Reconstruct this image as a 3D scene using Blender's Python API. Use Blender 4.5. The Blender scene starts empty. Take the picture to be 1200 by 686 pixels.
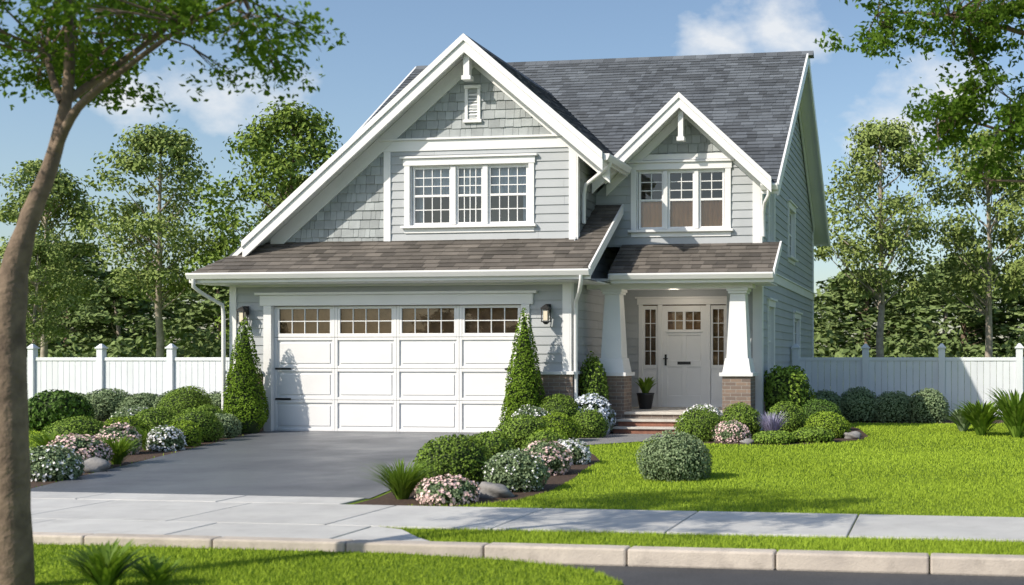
import bpy, math, random
import numpy as np
from mathutils import Vector
random.seed(7); rng=np.random.default_rng(7)
scene=bpy.context.scene
scene.view_settings.view_transform='Standard'
try: scene.view_settings.look='None'
except Exception: pass
scene.view_settings.exposure=0
COL=scene.collection
# ------------------------------------------------------------------ materials
def new_mat(name):
    m=bpy.data.materials.new(name); m.use_nodes=True
    nt=m.node_tree; return m,nt,nt.nodes['Principled BSDF']
def L(nt,a,b): nt.links.new(a,b)
def coords(nt,kind='Object'):
    return nt.nodes.new('ShaderNodeTexCoord').outputs[kind]
def noise(nt,scale,detail=4,rough=.55,vec=None):
    n=nt.nodes.new('ShaderNodeTexNoise'); n.inputs['Scale'].default_value=scale
    n.inputs['Detail'].default_value=detail; n.inputs['Roughness'].default_value=rough
    if vec is None: vec=coords(nt)
    L(nt,vec,n.inputs['Vector']); return n.outputs['Fac']
def mixc(nt,fac,a,b,blend='MIX'):
    m=nt.nodes.new('ShaderNodeMix'); m.data_type='RGBA'; m.blend_type=blend
    for s,i in ((fac,0),(a,6),(b,7)):
        if hasattr(s,'links'): L(nt,s,m.inputs[i])
        elif i==0: m.inputs[0].default_value=s
        else: m.inputs[i].default_value=(*s,1)
    return m.outputs[2]
def maprange(nt,v,a,b,c=0,d=1):
    m=nt.nodes.new('ShaderNodeMapRange'); L(nt,v,m.inputs[0])
    for i,x in enumerate((a,b,c,d)): m.inputs[i+1].default_value=x
    return m.outputs[0]
def island(nt): return nt.nodes.new('ShaderNodeNewGeometry').outputs['Random Per Island']
def bump(nt,b,h,strength,dist=.01):
    n=nt.nodes.new('ShaderNodeBump'); n.inputs['Strength'].default_value=strength
    n.inputs['Distance'].default_value=dist; L(nt,h,n.inputs['Height']); L(nt,n.outputs[0],b.inputs['Normal'])
def simple(name,c1,c2=None,rough=.6,scale=3,bs=60,bstr=.15,isl=0.0,metal=0,spec=None,dirt=None):
    m,nt,b=new_mat(name); c2=c2 or tuple(x*.85 for x in c1)
    col=mixc(nt,maprange(nt,noise(nt,scale,3),.3,.7),c1,c2)
    if isl: 
        k=maprange(nt,island(nt),0,1,1-isl,1+isl)
        cc=nt.nodes.new('ShaderNodeCombineColor')
        for i in range(3): L(nt,k,cc.inputs[i])
        col=mixc(nt,1.0,col,cc.outputs[0],'MULTIPLY')
    if dirt:
        col=mixc(nt,maprange(nt,noise(nt,dirt[1],5,.7),.5,.75,0,dirt[2]),col,dirt[0])
    L(nt,col,b.inputs['Base Color']); b.inputs['Roughness'].default_value=rough
    b.inputs['Metallic'].default_value=metal
    if spec is not None: b.inputs['Specular IOR Level'].default_value=spec
    if bstr>.13: bump(nt,b,noise(nt,bs,2),bstr)
    return m
WHITE=simple('white_paint',(.80,.805,.81),(.745,.75,.76),.42,1.5,40,.05)
SIDING=simple('lap_siding_paint',(.415,.440,.465),(.375,.40,.425),.62,2,70,.12,.05)
SHAKE=simple('gable_shake',(.355,.385,.395),(.285,.31,.32),.75,5,80,.3,.2)
ROOF=simple('roof_shingle_slate',(.115,.130,.148),(.074,.085,.10),.85,1.2,150,.5,.36)
ROOF2=simple('roof_shingle_brown',(.135,.12,.105),(.088,.078,.068),.85,1.2,150,.5,.40)
CONC=simple('concrete',(.56,.56,.54),(.47,.47,.46),.85,2.2,120,.35,.06,dirt=((.32,.31,.29),4,.4))
CURB=simple('curb_concrete',(.56,.50,.43),(.45,.40,.35),.85,4,90,.4,.09,dirt=((.25,.22,.19),6,.55))
FENCE=simple('fence_vinyl',(.74,.78,.82),(.68,.72,.76),.5,2,40,.05,.04)
MULCH=simple('mulch',(.085,.05,.03),(.035,.02,.013),.95,25,30,1.0,0)
ROCK=simple('rock',(.30,.29,.28),(.18,.175,.17),.85,5,14,.9,0)
BLACK=simple('black_metal',(.02,.02,.022),None,.4,5,60,.05)
INTER=simple('interior_plaster',(.26,.22,.18),(.22,.19,.15),.8,1,20,0)
CURT=simple('curtain_cloth',(.60,.70,.80),(.50,.58,.67),.9,3,200,.05)
BLIND=simple('tan_blind',(.70,.36,.16),(.58,.29,.13),.8,3,80,.05)
WOODB=simple('brown_wood',(.38,.21,.10),(.22,.12,.06),.6,6,30,.05)
TERRA=simple('step_brick',(.32,.14,.09),(.22,.10,.07),.8,12,40,.5)
PORCHF=simple('porch_stone',(.58,.55,.50),(.48,.45,.41),.75,6,60,.3)
BARK=simple('bark_brown',(.26,.19,.135),(.12,.085,.062),.9,9,28,1.0)
BARKP=simple('bark_pale',(.48,.42,.34),(.26,.22,.18),.9,7,20,.1)
def asphalt(name,c,c2,rough):
    m,nt,b=new_mat(name)
    f=noise(nt,90,2,.7); g=noise(nt,.7,4,.6)
    col=mixc(nt,maprange(nt,f,.35,.7),c,c2)
    col=mixc(nt,maprange(nt,g,.4,.7,0,.5),col,tuple(x*.6 for x in c))
    L(nt,col,b.inputs['Base Color'])
    L(nt,maprange(nt,g,.35,.7,rough,rough+.2),b.inputs['Roughness'])
    bump(nt,b,f,.7,.008); return m
ASPH=asphalt('driveway_asphalt',(.085,.092,.105),(.20,.21,.23),.34)
ROAD=asphalt('road_asphalt',(.045,.047,.052),(.085,.088,.095),.7)
def brick_mat():
    m,nt,b=new_mat('brick_wainscot')
    sx=nt.nodes.new('ShaderNodeSeparateXYZ'); L(nt,coords(nt),sx.inputs[0])
    ad=nt.nodes.new('ShaderNodeMath'); L(nt,sx.outputs[0],ad.inputs[0]); L(nt,sx.outputs[1],ad.inputs[1])
    cb=nt.nodes.new('ShaderNodeCombineXYZ'); L(nt,ad.outputs[0],cb.inputs[0]); L(nt,sx.outputs[2],cb.inputs[1])
    br=nt.nodes.new('ShaderNodeTexBrick'); L(nt,cb.outputs[0],br.inputs['Vector'])
    br.inputs['Scale'].default_value=1; br.inputs['Brick Width'].default_value=.21; br.inputs['Row Height'].default_value=.068
    br.inputs['Mortar Size'].default_value=.006; br.inputs['Bias'].default_value=-.1
    br.inputs['Color1'].default_value=(.28,.20,.15,1); br.inputs['Color2'].default_value=(.15,.115,.10,1); br.inputs['Mortar'].default_value=(.36,.34,.31,1)
    col=mixc(nt,maprange(nt,noise(nt,30,4),.3,.7,0,.5),br.outputs[0],(.19,.15,.13))
    L(nt,col,b.inputs['Base Color']); b.inputs['Roughness'].default_value=.85
    inv=nt.nodes.new('ShaderNodeMath'); inv.operation='SUBTRACT'; inv.inputs[0].default_value=1; L(nt,br.outputs['Fac'],inv.inputs[1])
    bump(nt,b,inv.outputs[0],.8,.01); return m
BRICK=brick_mat()
def glass_mat(name,refl):
    m,nt,b=new_mat(name); nt.nodes.remove(b)
    out=[n for n in nt.nodes if n.type=='OUTPUT_MATERIAL'][0]
    t=nt.nodes.new('ShaderNodeBsdfTransparent'); t.inputs[0].default_value=(.9,.93,.93,1)
    g=nt.nodes.new('ShaderNodeBsdfGlossy'); g.inputs['Roughness'].default_value=.015
    fr=nt.nodes.new('ShaderNodeFresnel'); fr.inputs[0].default_value=1.5
    ad=nt.nodes.new('ShaderNodeMath'); ad.operation='ADD'; L(nt,fr.outputs[0],ad.inputs[0]); ad.inputs[1].default_value=refl
    nz=noise(nt,1.3,2); bp=nt.nodes.new('ShaderNodeBump'); bp.inputs['Strength'].default_value=.12; bp.inputs['Distance'].default_value=.02
    L(nt,nz,bp.inputs['Height']); L(nt,bp.outputs[0],g.inputs['Normal'])
    mx=nt.nodes.new('ShaderNodeMixShader'); L(nt,ad.outputs[0],mx.inputs[0]); L(nt,t.outputs[0],mx.inputs[1]); L(nt,g.outputs[0],mx.inputs[2])
    L(nt,mx.outputs[0],out.inputs[0]); return m
GLASS=glass_mat('window_glass',.05); GLASS2=glass_mat('garage_glass',.02)
def foliage(name,c1,c2,trans=.0,rough=.6,big=None,spec=.2):
    m,nt,b=new_mat(name); out=[n for n in nt.nodes if n.type=='OUTPUT_MATERIAL'][0]
    col=mixc(nt,island(nt),c1,c2)
    sc=big or 1.2
    col=mixc(nt,maprange(nt,noise(nt,sc,1),.35,.65,0,.4),col,tuple(x*.6 for x in c1))
    if spec==0:
        nt.nodes.remove(b); b=nt.nodes.new('ShaderNodeBsdfDiffuse'); L(nt,col,b.inputs[0]); L(nt,b.outputs[0],out.inputs[0])
    else:
        L(nt,col,b.inputs['Base Color']); b.inputs['Roughness'].default_value=rough; b.inputs['Specular IOR Level'].default_value=spec
    if trans:
        tr=nt.nodes.new('ShaderNodeBsdfTranslucent')
        tc=mixc(nt,.5,col,(c2[0]*1.3,c2[1]*1.3,c2[2]*.6)); L(nt,tc,tr.inputs[0])
        mx=nt.nodes.new('ShaderNodeMixShader'); mx.inputs[0].default_value=trans
        L(nt,b.outputs[0],mx.inputs[1]); L(nt,tr.outputs[0],mx.inputs[2]); L(nt,mx.outputs[0],out.inputs[0])
    return m
F_BOX=foliage('leaf_boxwood',(.115,.195,.024),(.24,.36,.05))
F_GREY=foliage('leaf_greygreen',(.17,.24,.12),(.31,.39,.22),spec=0)
F_DARK=foliage('leaf_dark',(.06,.12,.02),(.12,.22,.035))
F_LIME=foliage('leaf_lime',(.17,.27,.03),(.30,.42,.06),spec=0)
F_CONE=foliage('leaf_conifer',(.10,.18,.02),(.21,.32,.04),spec=0)
F_GRASS=foliage('blade_green',(.12,.21,.025),(.23,.36,.05),.25)
F_TREE=foliage('leaf_tree',(.14,.21,.04),(.26,.35,.08),0,big=.5,spec=0)
F_TREE2=foliage('leaf_tree_pale',(.20,.27,.075),(.33,.40,.14),0,big=.5,spec=0)
F_FAR=foliage('leaf_far',(.14,.20,.07),(.24,.31,.12),0,.85,big=.25,spec=0)  # distance haze is put into this paler leaf colour
F_FG=foliage('leaf_foreground',(.07,.14,.02),(.17,.28,.04),.4,big=1,spec=0)
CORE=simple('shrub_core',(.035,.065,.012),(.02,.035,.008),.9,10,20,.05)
PINK=simple('petal_pink',(.80,.60,.56),(.72,.50,.48),.6,20,50,0,.12)
WHT=simple('petal_white',(.84,.84,.84),(.78,.78,.80),.6,20,50,0,.08)
BLU=simple('petal_bluewhite',(.76,.80,.86),(.62,.68,.80),.6,20,50,0,.1)
LAV=simple('petal_lavender',(.42,.40,.55),(.33,.31,.46),.6,20,50,0,.15)
def ground_mat(name,a,b_,c):
    m,nt,b=new_mat(name)
    col=mixc(nt,maprange(nt,noise(nt,.5,3),.35,.65),a,b_)
    col=mixc(nt,maprange(nt,noise(nt,45,3,.7),.4,.7,0,.7),col,c)
    L(nt,col,b.inputs['Base Color']); b.inputs['Roughness'].default_value=.9; b.inputs['Specular IOR Level'].default_value=.1
    bump(nt,b,noise(nt,60,2,.7),.8,.03); return m
GROUND=ground_mat('lawn_ground',(.19,.28,.03),(.16,.245,.028),(.11,.175,.018))
# ------------------------------------------------------------------ builders
def empty(name,loc=(0,0,0)):
    e=bpy.data.objects.new(name,None); e.location=loc; COL.objects.link(e); return e
def link(name,me,parent=None,loc=None,rot=0,sc=None):
    o=bpy.data.objects.new(name,me); COL.objects.link(o)
    if parent: o.parent=parent
    if loc is not None: o.location=loc
    if rot: o.rotation_euler=(0,0,rot)
    if sc: o.scale=sc if hasattr(sc,'__len__') else (sc,)*3
    return o
class MB:
    def __init__(s): s.v=[]; s.f=[]
    def box(s,x0,x1,y0,y1,z0,z1):
        if x0>x1:x0,x1=x1,x0
        if y0>y1:y0,y1=y1,y0
        n=len(s.v)
        s.v+=[(x0,y0,z0),(x1,y0,z0),(x1,y1,z0),(x0,y1,z0),(x0,y0,z1),(x1,y0,z1),(x1,y1,z1),(x0,y1,z1)]
        for q in ((0,3,2,1),(4,5,6,7),(0,1,5,4),(1,2,6,5),(2,3,7,6),(3,0,4,7)): s.f.append([n+i for i in q])
    def lbox(s,F,u0,u1,n0,n1,z0,z1):
        if F[0]=='f': s.box(u0,u1,F[1]-n1,F[1]-n0,z0,z1)
        else: s.box(F[1]+n0,F[1]+n1,u0,u1,z0,z1)
    def prism(s,pts,ext):
        n=len(s.v);k=len(pts); e=Vector(ext)
        s.v+=[tuple(p) for p in pts]+[tuple(Vector(p)+e) for p in pts]
        s.f.append(list(range(n,n+k))[::-1]); s.f.append(list(range(n+k,n+2*k)))
        for i in range(k):
            j=(i+1)%k; s.f.append([n+i,n+j,n+k+j,n+k+i])
    def frustum(s,cx,cy,z0,z1,a,b,a2=None,b2=None):
        a2=a2 or a;b2=b2 or b;n=len(s.v)
        for (w,d,z) in ((a,a2,z0),(b,b2,z1)):
            s.v+=[(cx-w,cy-d,z),(cx+w,cy-d,z),(cx+w,cy+d,z),(cx-w,cy+d,z)]
        for q in ((0,3,2,1),(4,5,6,7),(0,1,5,4),(1,2,6,5),(2,3,7,6),(3,0,4,7)): s.f.append([n+i for i in q])
    def tube(s,pts,radii,seg=8):
        v,f=tube(pts,radii,seg); n=len(s.v); s.v+=[tuple(x) for x in v]; s.f+=[[n+int(i) for i in q] for q in f]
    def obj(s,name,mat,parent=None,bevel=0,smooth=False,recalc=True):
        me=bpy.data.meshes.new(name); me.from_pydata(s.v,[],s.f); me.materials.append(mat)
        if recalc:
            import bmesh
            b=bmesh.new(); b.from_mesh(me); bmesh.ops.recalc_face_normals(b,faces=b.faces); b.to_mesh(me); b.free()
        if smooth: me.polygons.foreach_set('use_smooth',[True]*len(me.polygons))
        o=link(name,me,parent)
        if bevel:
            m=o.modifiers.new('bevel','BEVEL'); m.width=bevel; m.segments=2; m.limit_method='ANGLE'; m.angle_limit=math.radians(40)
        return o
def tube(pts,radii,seg=8):
    P=[Vector(p) for p in pts]; V=[];Fc=[]; prev=None
    for i,p in enumerate(P):
        d=(P[min(i+1,len(P)-1)]-P[max(i-1,0)]).normalized()
        if prev is None:
            a=Vector((1,0,0)) if abs(d.x)<.8 else Vector((0,1,0)); a=(a-d*a.dot(d)).normalized()
        else: a=(prev-d*prev.dot(d)).normalized()
        prev=a; b=d.cross(a)
        for k in range(seg):
            t=2*math.pi*k/seg; V.append(p+(a*math.cos(t)+b*math.sin(t))*radii[i])
    for i in range(len(P)-1):
        for k in range(seg):
            k2=(k+1)%seg; Fc.append((i*seg+k,i*seg+k2,(i+1)*seg+k2,(i+1)*seg+k))
    return np.array([tuple(v) for v in V]),np.array(Fc)
class NM:
    def __init__(s): s.v=[];s.f=[];s.n=0
    def add(s,v,f,mi=0):
        v=np.asarray(v,dtype=np.float32); f=np.asarray(f)
        if len(v)==0 or len(f)==0: return
        s.v.append(v); s.f.append((f+s.n,mi)); s.n+=len(v)
    def mesh(s,name,mats,smooth_mi=()):
        me=bpy.data.meshes.new(name); v=np.concatenate(s.v)
        me.vertices.add(len(v)); me.vertices.foreach_set('co',v.ravel())
        lv=np.concatenate([f.ravel() for f,_ in s.f]).astype(np.int32)
        tot=np.concatenate([np.full(len(f),f.shape[1]) for f,_ in s.f]).astype(np.int32)
        mi=np.concatenate([np.full(len(f),m) for f,m in s.f]).astype(np.int32)
        st=np.concatenate([[0],np.cumsum(tot)[:-1]]).astype(np.int32)
        me.loops.add(len(lv)); me.loops.foreach_set('vertex_index',lv)
        me.polygons.add(len(tot)); me.polygons.foreach_set('loop_start',st); me.polygons.foreach_set('loop_total',tot)
        me.polygons.foreach_set('material_index',mi)
        me.polygons.foreach_set('use_smooth',np.isin(mi,list(smooth_mi)))
        for m in mats: me.materials.append(m)
        me.update(calc_edges=True); return me
def nrm(a): return a/np.maximum(np.linalg.norm(a,axis=1,keepdims=True),1e-6)
def leaves(P,N,Ln,W,spread=.7):
    n=len(P); nd=nrm(N+spread*rng.normal(size=(n,3))); t=nrm(np.cross(nd,rng.normal(size=(n,3)))); b=np.cross(nd,t)
    l=(Ln*(.7+.6*rng.random(n)))[:,None]; w=l*(W/Ln)
    v=np.stack([P-t*l*.5,P+b*w*.5+nd*l*.06,P+t*l*.5-nd*l*.1,P-b*w*.5+nd*l*.06],1).reshape(-1,3)
    return v,np.arange(4*n).reshape(n,4)
def ico(sub=3):
    import bmesh
    b=bmesh.new(); bmesh.ops.create_icosphere(b,subdivisions=sub,radius=1)
    v=np.array([tuple(x.co) for x in b.verts]); f=np.array([[x.index for x in q.verts] for q in b.faces]); b.free(); return v,f
ICO=ico(3)
# ---- shingle / clapboard generator
def clip(poly,cp):
    out=poly
    for i in range(len(cp)):
        a=cp[i];b=cp[(i+1)%len(cp)]; ex,ey=b[0]-a[0],b[1]-a[1]; inp=out; out=[]
        if not inp: return []
        for k in range(len(inp)):
            p=inp[k];q=inp[(k+1)%len(inp)]
            dp=ex*(p[1]-a[1])-ey*(p[0]-a[0]); dq=ex*(q[1]-a[1])-ey*(q[0]-a[0])
            if dp>=-1e-7: out.append(p)
            if (dp>1e-7 and dq<-1e-7) or (dp<-1e-7 and dq>1e-7):
                t=dp/(dp-dq); out.append((p[0]+t*(q[0]-p[0]),p[1]+t*(q[1]-p[1])))
    return out
def subrect(rs,h):
    out=[]
    for (a,b,c,d) in rs:
        if b<=h[0] or a>=h[1] or d<=h[2] or c>=h[3]: out.append((a,b,c,d)); continue
        if a<h[0]: out.append((a,h[0],c,d))
        if b>h[1]: out.append((h[1],b,c,d))
        a2,b2=max(a,h[0]),min(b,h[1])
        if c<h[2]: out.append((a2,b2,c,h[2]))
        if d>h[3]: out.append((a2,b2,h[3],d))
    return out
def tiles(mb,poly,U,V,ch,tw,thick,holes=(),jit=.0,off=0.0,gap=.004,tj=0.0):
    U=Vector(U).normalized();V=Vector(V).normalized();N=U.cross(V)
    P=[Vector(p) for p in poly]; d=P[0].dot(N); c=[(p.dot(U),p.dot(V)) for p in P]
    ar=sum(c[i][0]*c[(i+1)%len(c)][1]-c[(i+1)%len(c)][0]*c[i][1] for i in range(len(c)))
    if ar<0: c=c[::-1]
    u0,u1=min(x[0] for x in c),max(x[0] for x in c); v0,v1=min(x[1] for x in c),max(x[1] for x in c)
    for r in range(math.floor(v0/ch+1e-6),math.ceil(v1/ch-1e-6)):
        a=u0-random.random()*tw
        while a<u1:
            w=tw*(1+jit*(random.random()*2-1)); b=a+w
            dv=random.random()*tj
            rs=[(a,b-gap,r*ch-dv,(r+1)*ch)]
            for h in holes: rs=subrect(rs,h)
            th=thick*(1+(.35*(random.random()-.5) if tj or jit>.2 else 0))
            for q in rs:
                pc=clip([(q[0],q[2]),(q[1],q[2]),(q[1],q[3]),(q[0],q[3])],c)
                if len(pc)<3: continue
                n=len(mb.v);k=len(pc)
                for (uu,vv) in pc:
                    o=d+off+th*(1-.85*(vv-r*ch)/ch); mb.v.append(tuple(U*uu+V*vv+N*o))
                for (uu,vv) in pc: mb.v.append(tuple(U*uu+V*vv+N*(d+off-.012)))
                mb.f.append(list(range(n,n+k)))
                for i in range(k):
                    j=(i+1)%k; mb.f.append([n+i,n+k+i,n+k+j,n+j])
            a=b
X,Y,Z=(1,0,0),(0,1,0),(0,0,1)
# ================================================================== HOUSE
house=empty('suburban_house')
lap=MB();shk=MB();tr=MB();tr2=MB();brk=MB();gl=MB();gl2=MB();room=MB();curt=MB();blnd=MB();blk=MB();roofA=MB();roofB=MB();slab=MB();wb=MB()
def lapwall(F,pts,holes=()):
    if F[0]=='f': P=[(u,F[1],z) for u,z in pts];U=X
    else: P=[(F[1],u,z) for u,z in pts];U=Y
    tiles(lap,P,U,Z,.165,5.5,.022,holes,.1,.012,.003)
def shakewall(F,pts,holes=()):
    P=[(u,F[1],z) for u,z in pts]
    tiles(shk,P,X,Z,.17,.17,.024,holes,.45,.012,.006,.012)
def window(F,u0,u1,z0,z1,sash,gt,gb,curtains='',head=True,depth=1.3,split=.5):
    B=tr
    for a,b in ((u0-.11,u0),(u1,u1+.11)): B.lbox(F,a,b,0,.055,z0,z1)
    if head:
        B.lbox(F,u0-.13,u1+.13,0,.065,z1,z1+.13); B.lbox(F,u0-.18,u1+.18,0,.105,z1+.132,z1+.172)
    else: B.lbox(F,u0-.11,u1+.11,0,.056,z1,z1+.10)
    B.lbox(F,u0-.16,u1+.16,-.01,.115,z0-.05,z0-.001); B.lbox(F,u0-.11,u1+.11,0,.045,z0-.14,z0-.052)
    B.lbox(F,u0,u0+.02,-.12,.0,z0,z1);B.lbox(F,u1-.02,u1,-.12,.0,z0,z1);B.lbox(F,u0+.021,u1-.021,-.12,.0,z1-.02,z1);B.lbox(F,u0+.021,u1-.021,-.12,0,z0,z0+.02)
    for i in range(len(sash)-1): B.lbox(F,sash[i][1],sash[i+1][0],-.09,.02,z0+.021,z1-.021)
    a0,a1=z0+.021,z1-.021; zm=a0+(a1-a0)*split
    for (s0,s1) in sash:
        fw=.042
        B.lbox(F,s0,s0+fw,-.075,-.02,a0,a1);B.lbox(F,s1-fw,s1,-.075,-.02,a0,a1)
        B.lbox(F,s0+fw,s1-fw,-.075,-.022,a1-fw,a1);B.lbox(F,s0+fw,s1-fw,-.075,-.022,a0,a0+fw)
        spans=[(a0+fw,a1-fw,gt)]
        if gb is not None:
            B.lbox(F,s0+fw,s1-fw,-.075,-.018,zm-.022,zm+.022); spans=[(zm+.022,a1-fw,gt),(a0+fw,zm-.022,gb)]
        for (q0,q1,g) in spans:
            c,r=g
            for i in range(1,c):
                x=s0+fw+(s1-s0-2*fw)*i/c; tr2.lbox(F,x-.009,x+.009,-.06,-.028,q0,q1)
            for i in range(1,r):
                z=q0+(q1-q0)*i/r; tr2.lbox(F,s0+fw,s1-fw,-.058,-.030,z-.009,z+.009)
        n=len(gl.v); nn=-.045
        cs=[(s0+.01,a0),(s1-.01,a0),(s1-.01,a1),(s0+.01,a1)]
        for (u,z) in cs: gl.v.append((u,F[1]-nn,z) if F[0]=='f' else (F[1]+nn,u,z))
        gl.f.append([n,n+1,n+2,n+3])
    for bx in ((u0-.3,u1+.3,-depth-.02,-depth,z0-.3,z1+.2),(u0-.32,u0-.3,-depth,-.13,z0-.3,z1+.2),(u1+.3,u1+.32,-depth,-.13,z0-.3,z1+.2),(u0-.3,u1+.3,-depth,-.13,z0-.32,z0-.3),(u0-.3,u1+.3,-depth,-.13,z1+.2,z1+.22)):
        room.lbox(F,*bx)
    def drape(a,b,z0_,z1_,mb,dd=-.17):
        k=max(8,int((b-a)/.02)); n=len(mb.v)
        for i in range(k+1):
            u=a+(b-a)*i/k; nn=dd+.018*math.sin(i*1.3)+.006*math.sin(i*3.1)
            for z in (z0_,z1_): mb.v.append((u,F[1]-nn,z) if F[0]=='f' else (F[1]+nn,u,z))
        for i in range(k): mb.f.append([n+2*i,n+2*i+2,n+2*i+3,n+2*i+1])
    w=u1-u0
    if 's' in curtains: drape(u0,u0+.08*w,z0,z1,curt);drape(u1-.08*w,u1,z0,z1,curt)
    if 't' in curtains: drape(u0,u1,z0+(z1-z0)*.54,z1,curt)
    if 'b' in curtains: drape(u0,u1,z0,z0+(z1-z0)*.49,blnd,-.11)
    return (u0-.04,u1+.04,z0-.06,z1+.05)
F1=('f',20.0);F2=('f',20.4);F3=('f',21.6);F4=('f',23.0);FS=('s',-3.45);FG=('s',-6.75)
h=window(F2,-10.03,-7.66,3.93,5.08,[(-10.0,-9.22),(-9.12,-8.58),(-8.48,-7.69)],(4,3),(4,2),'st')
hd=window(F3,-5.90,-4.12,3.92,5.10,[(-5.87,-5.36),(-5.28,-4.74),(-4.66,-4.15)],(2,3),(1,1),'b')
lapwall(F2,[(-10.48,3.6),(-6.75,3.6),(-6.75,5.45),(-10.48,5.45)],[h])
shakewall(F2,[(-13.05,3.6),(-10.48,3.6),(-10.48,5.82)])
shakewall(F2,[(-10.48,5.5),(-6.75,5.5),(-6.75,5.6),(-8.74,7.29),(-10.48,5.81)])
lapwall(F3,[(-6.75,3.6),(-3.45,3.6),(-3.45,4.99),(-3.78,5.3),(-6.08,5.3),(-6.75,4.62)],[hd])
shakewall(F3,[(-6.08,5.3),(-3.78,5.3),(-4.91,6.36)])
lapwall(F1,[(-13.47,0),(-6.75,0),(-6.75,3.1),(-13.47,3.1)],[(-12.75,-7.53,-1,2.46)])
lapwall(FG,[(20.0,0),(23.0,0),(23.0,5.2),(21.6,5.2),(20.0,3.25)])
lapwall(FG,[(20.4,3.3),(21.65,4.2),(21.65,5.65),(20.4,5.65)])
lapwall(F4,[(-6.75,.38),(-3.95,.38),(-3.95,2.85),(-6.75,2.85)],[(-6.24,-4.30,0,2.66)])
lapwall(F3,[(-3.95,0),(-3.45,0),(-3.45,3.1),(-3.95,3.1)])
wbk=MB(); wbk.box(-4.1,-3.952,21.62,23.0,.38,2.85); 
hs=[window(FS,22.55,23.25,3.75,4.95,[(22.57,23.23)],(2,2),(2,2),'s',depth=.8),
    window(FS,25.6,26.6,3.75,4.85,[(25.62,26.58)],(2,2),(2,2),'s',depth=.8),
    window(FS,22.5,23.2,1.05,2.45,[(22.52,23.18)],(2,2),(2,2),'s',depth=.4),
    window(FS,26.6,27.6,1.05,2.35,[(26.62,27.58)],(2,2),(2,2),'s',depth=.4)]
lapwall(FS,[(21.6,0),(30.7,0),(30.7,4.95),(26.15,8.42),(21.6,4.95)],hs)
wbk.box(-12.3,-12.2,21.6,30.7,0,5.0); wbk.box(-12.3,-3.5,30.6,30.7,0,5.0)
wbk.prism([(-12.3,21.6,5.0),(-12.3,30.7,5.0),(-12.3,26.15,8.42)],(.1,0,0))
wbk.box(-13.47,-13.4,20.03,27.0,0,2.95); wbk.box(-13.4,-12.3,26.9,27.0,0,3.4)
wbk.box(-12.3,-6.8,21.6,21.66,3.4,4.7)
wbk.box(-13.4,-12.8,20.02,20.08,0,3.0);wbk.box(-7.5,-6.8,20.02,20.08,0,3.0);wbk.box(-12.8,-7.5,20.02,20.08,2.5,3.0)
wbk.obj('wall_core',SIDING,house)
lap.obj('lap_siding',SIDING,house,recalc=False); shk.obj('shake_siding',SHAKE,house,recalc=False)
tr.lbox(F2,-10.62,-6.75,0,.05,5.36,5.56); tr.lbox(F2,-10.66,-6.7,0,.09,5.562,5.60)
tr.lbox(F2,-10.56,-10.42,0,.052,3.64,5.358)
tr.lbox(F2,-6.87,-6.72,0,.054,3.6,5.35); tr.box(-6.72,-6.69,20.348,20.46,3.6,5.5)
tr.lbox(F3,-3.58,-3.42,0,.05,3.6,4.95); tr.box(-3.42,-3.39,21.552,21.72,0.0,4.98)
tr.lbox(F3,-3.58,-3.421,0,.051,0.0,3.05)
tr.lbox(F1,-6.86,-6.72,0,.05,1.16,2.95); tr.box(-6.72,-6.69,19.952,20.1,1.16,3.0)
tr.lbox(F1,-13.5,-13.36,0,.05,1.16,2.88)
tr.lbox(F1,-13.5,-6.7,0,.045,2.76,2.92)
tr.lbox(FS,21.74,30.7,0,.05,2.98,3.16); tr.lbox(FS,21.74,30.7,0,.08,3.162,3.19)
tr.lbox(FS,30.56,30.7,0,.052,0,2.97);tr.lbox(FS,30.56,30.7,0,.052,3.2,5)
tr.lbox(F3,-6.06,-3.76,0,.05,5.29,5.40)
tr.lbox(F2,-8.93,-8.60,0,.07,6.52,6.58);tr.lbox(F2,-8.92,-8.86,0,.06,5.93,6.519);tr.lbox(F2,-8.67,-8.61,0,.06,5.93,6.519);tr.lbox(F2,-8.95,-8.58,0,.08,5.87,5.929)
for i in range(9):
    z=5.95+i*.062; tr.prism([(-8.86,20.36,z),(-8.86,20.385,z+.05),(-8.86,20.395,z+.05),(-8.86,20.37,z)],(.19,0,0))
tr.box(-8.80,-8.68,20.0,20.12,6.66,7.3); tr.box(-8.83,-8.65,19.985,20.14,6.60,6.68)
tr.box(-4.96,-4.86,21.12,21.22,5.62,6.3); tr.box(-4.985,-4.835,21.105,21.24,5.57,5.65)
tr.lbox(F1,-12.79,-12.63,-.1,.06,0,2.4); tr.lbox(F1,-7.65,-7.49,-.1,.06,0,2.4)
tr.lbox(F1,-12.86,-7.42,-.1,.07,2.401,2.60); tr.lbox(F1,-12.94,-7.34,0,.12,2.602,2.65)
gd=MB();D=('f',20.06)
gd.lbox(D,-12.63,-7.65,-.05,-.01,0.01,1.80)
gw=(12.63-7.65)/4
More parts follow.
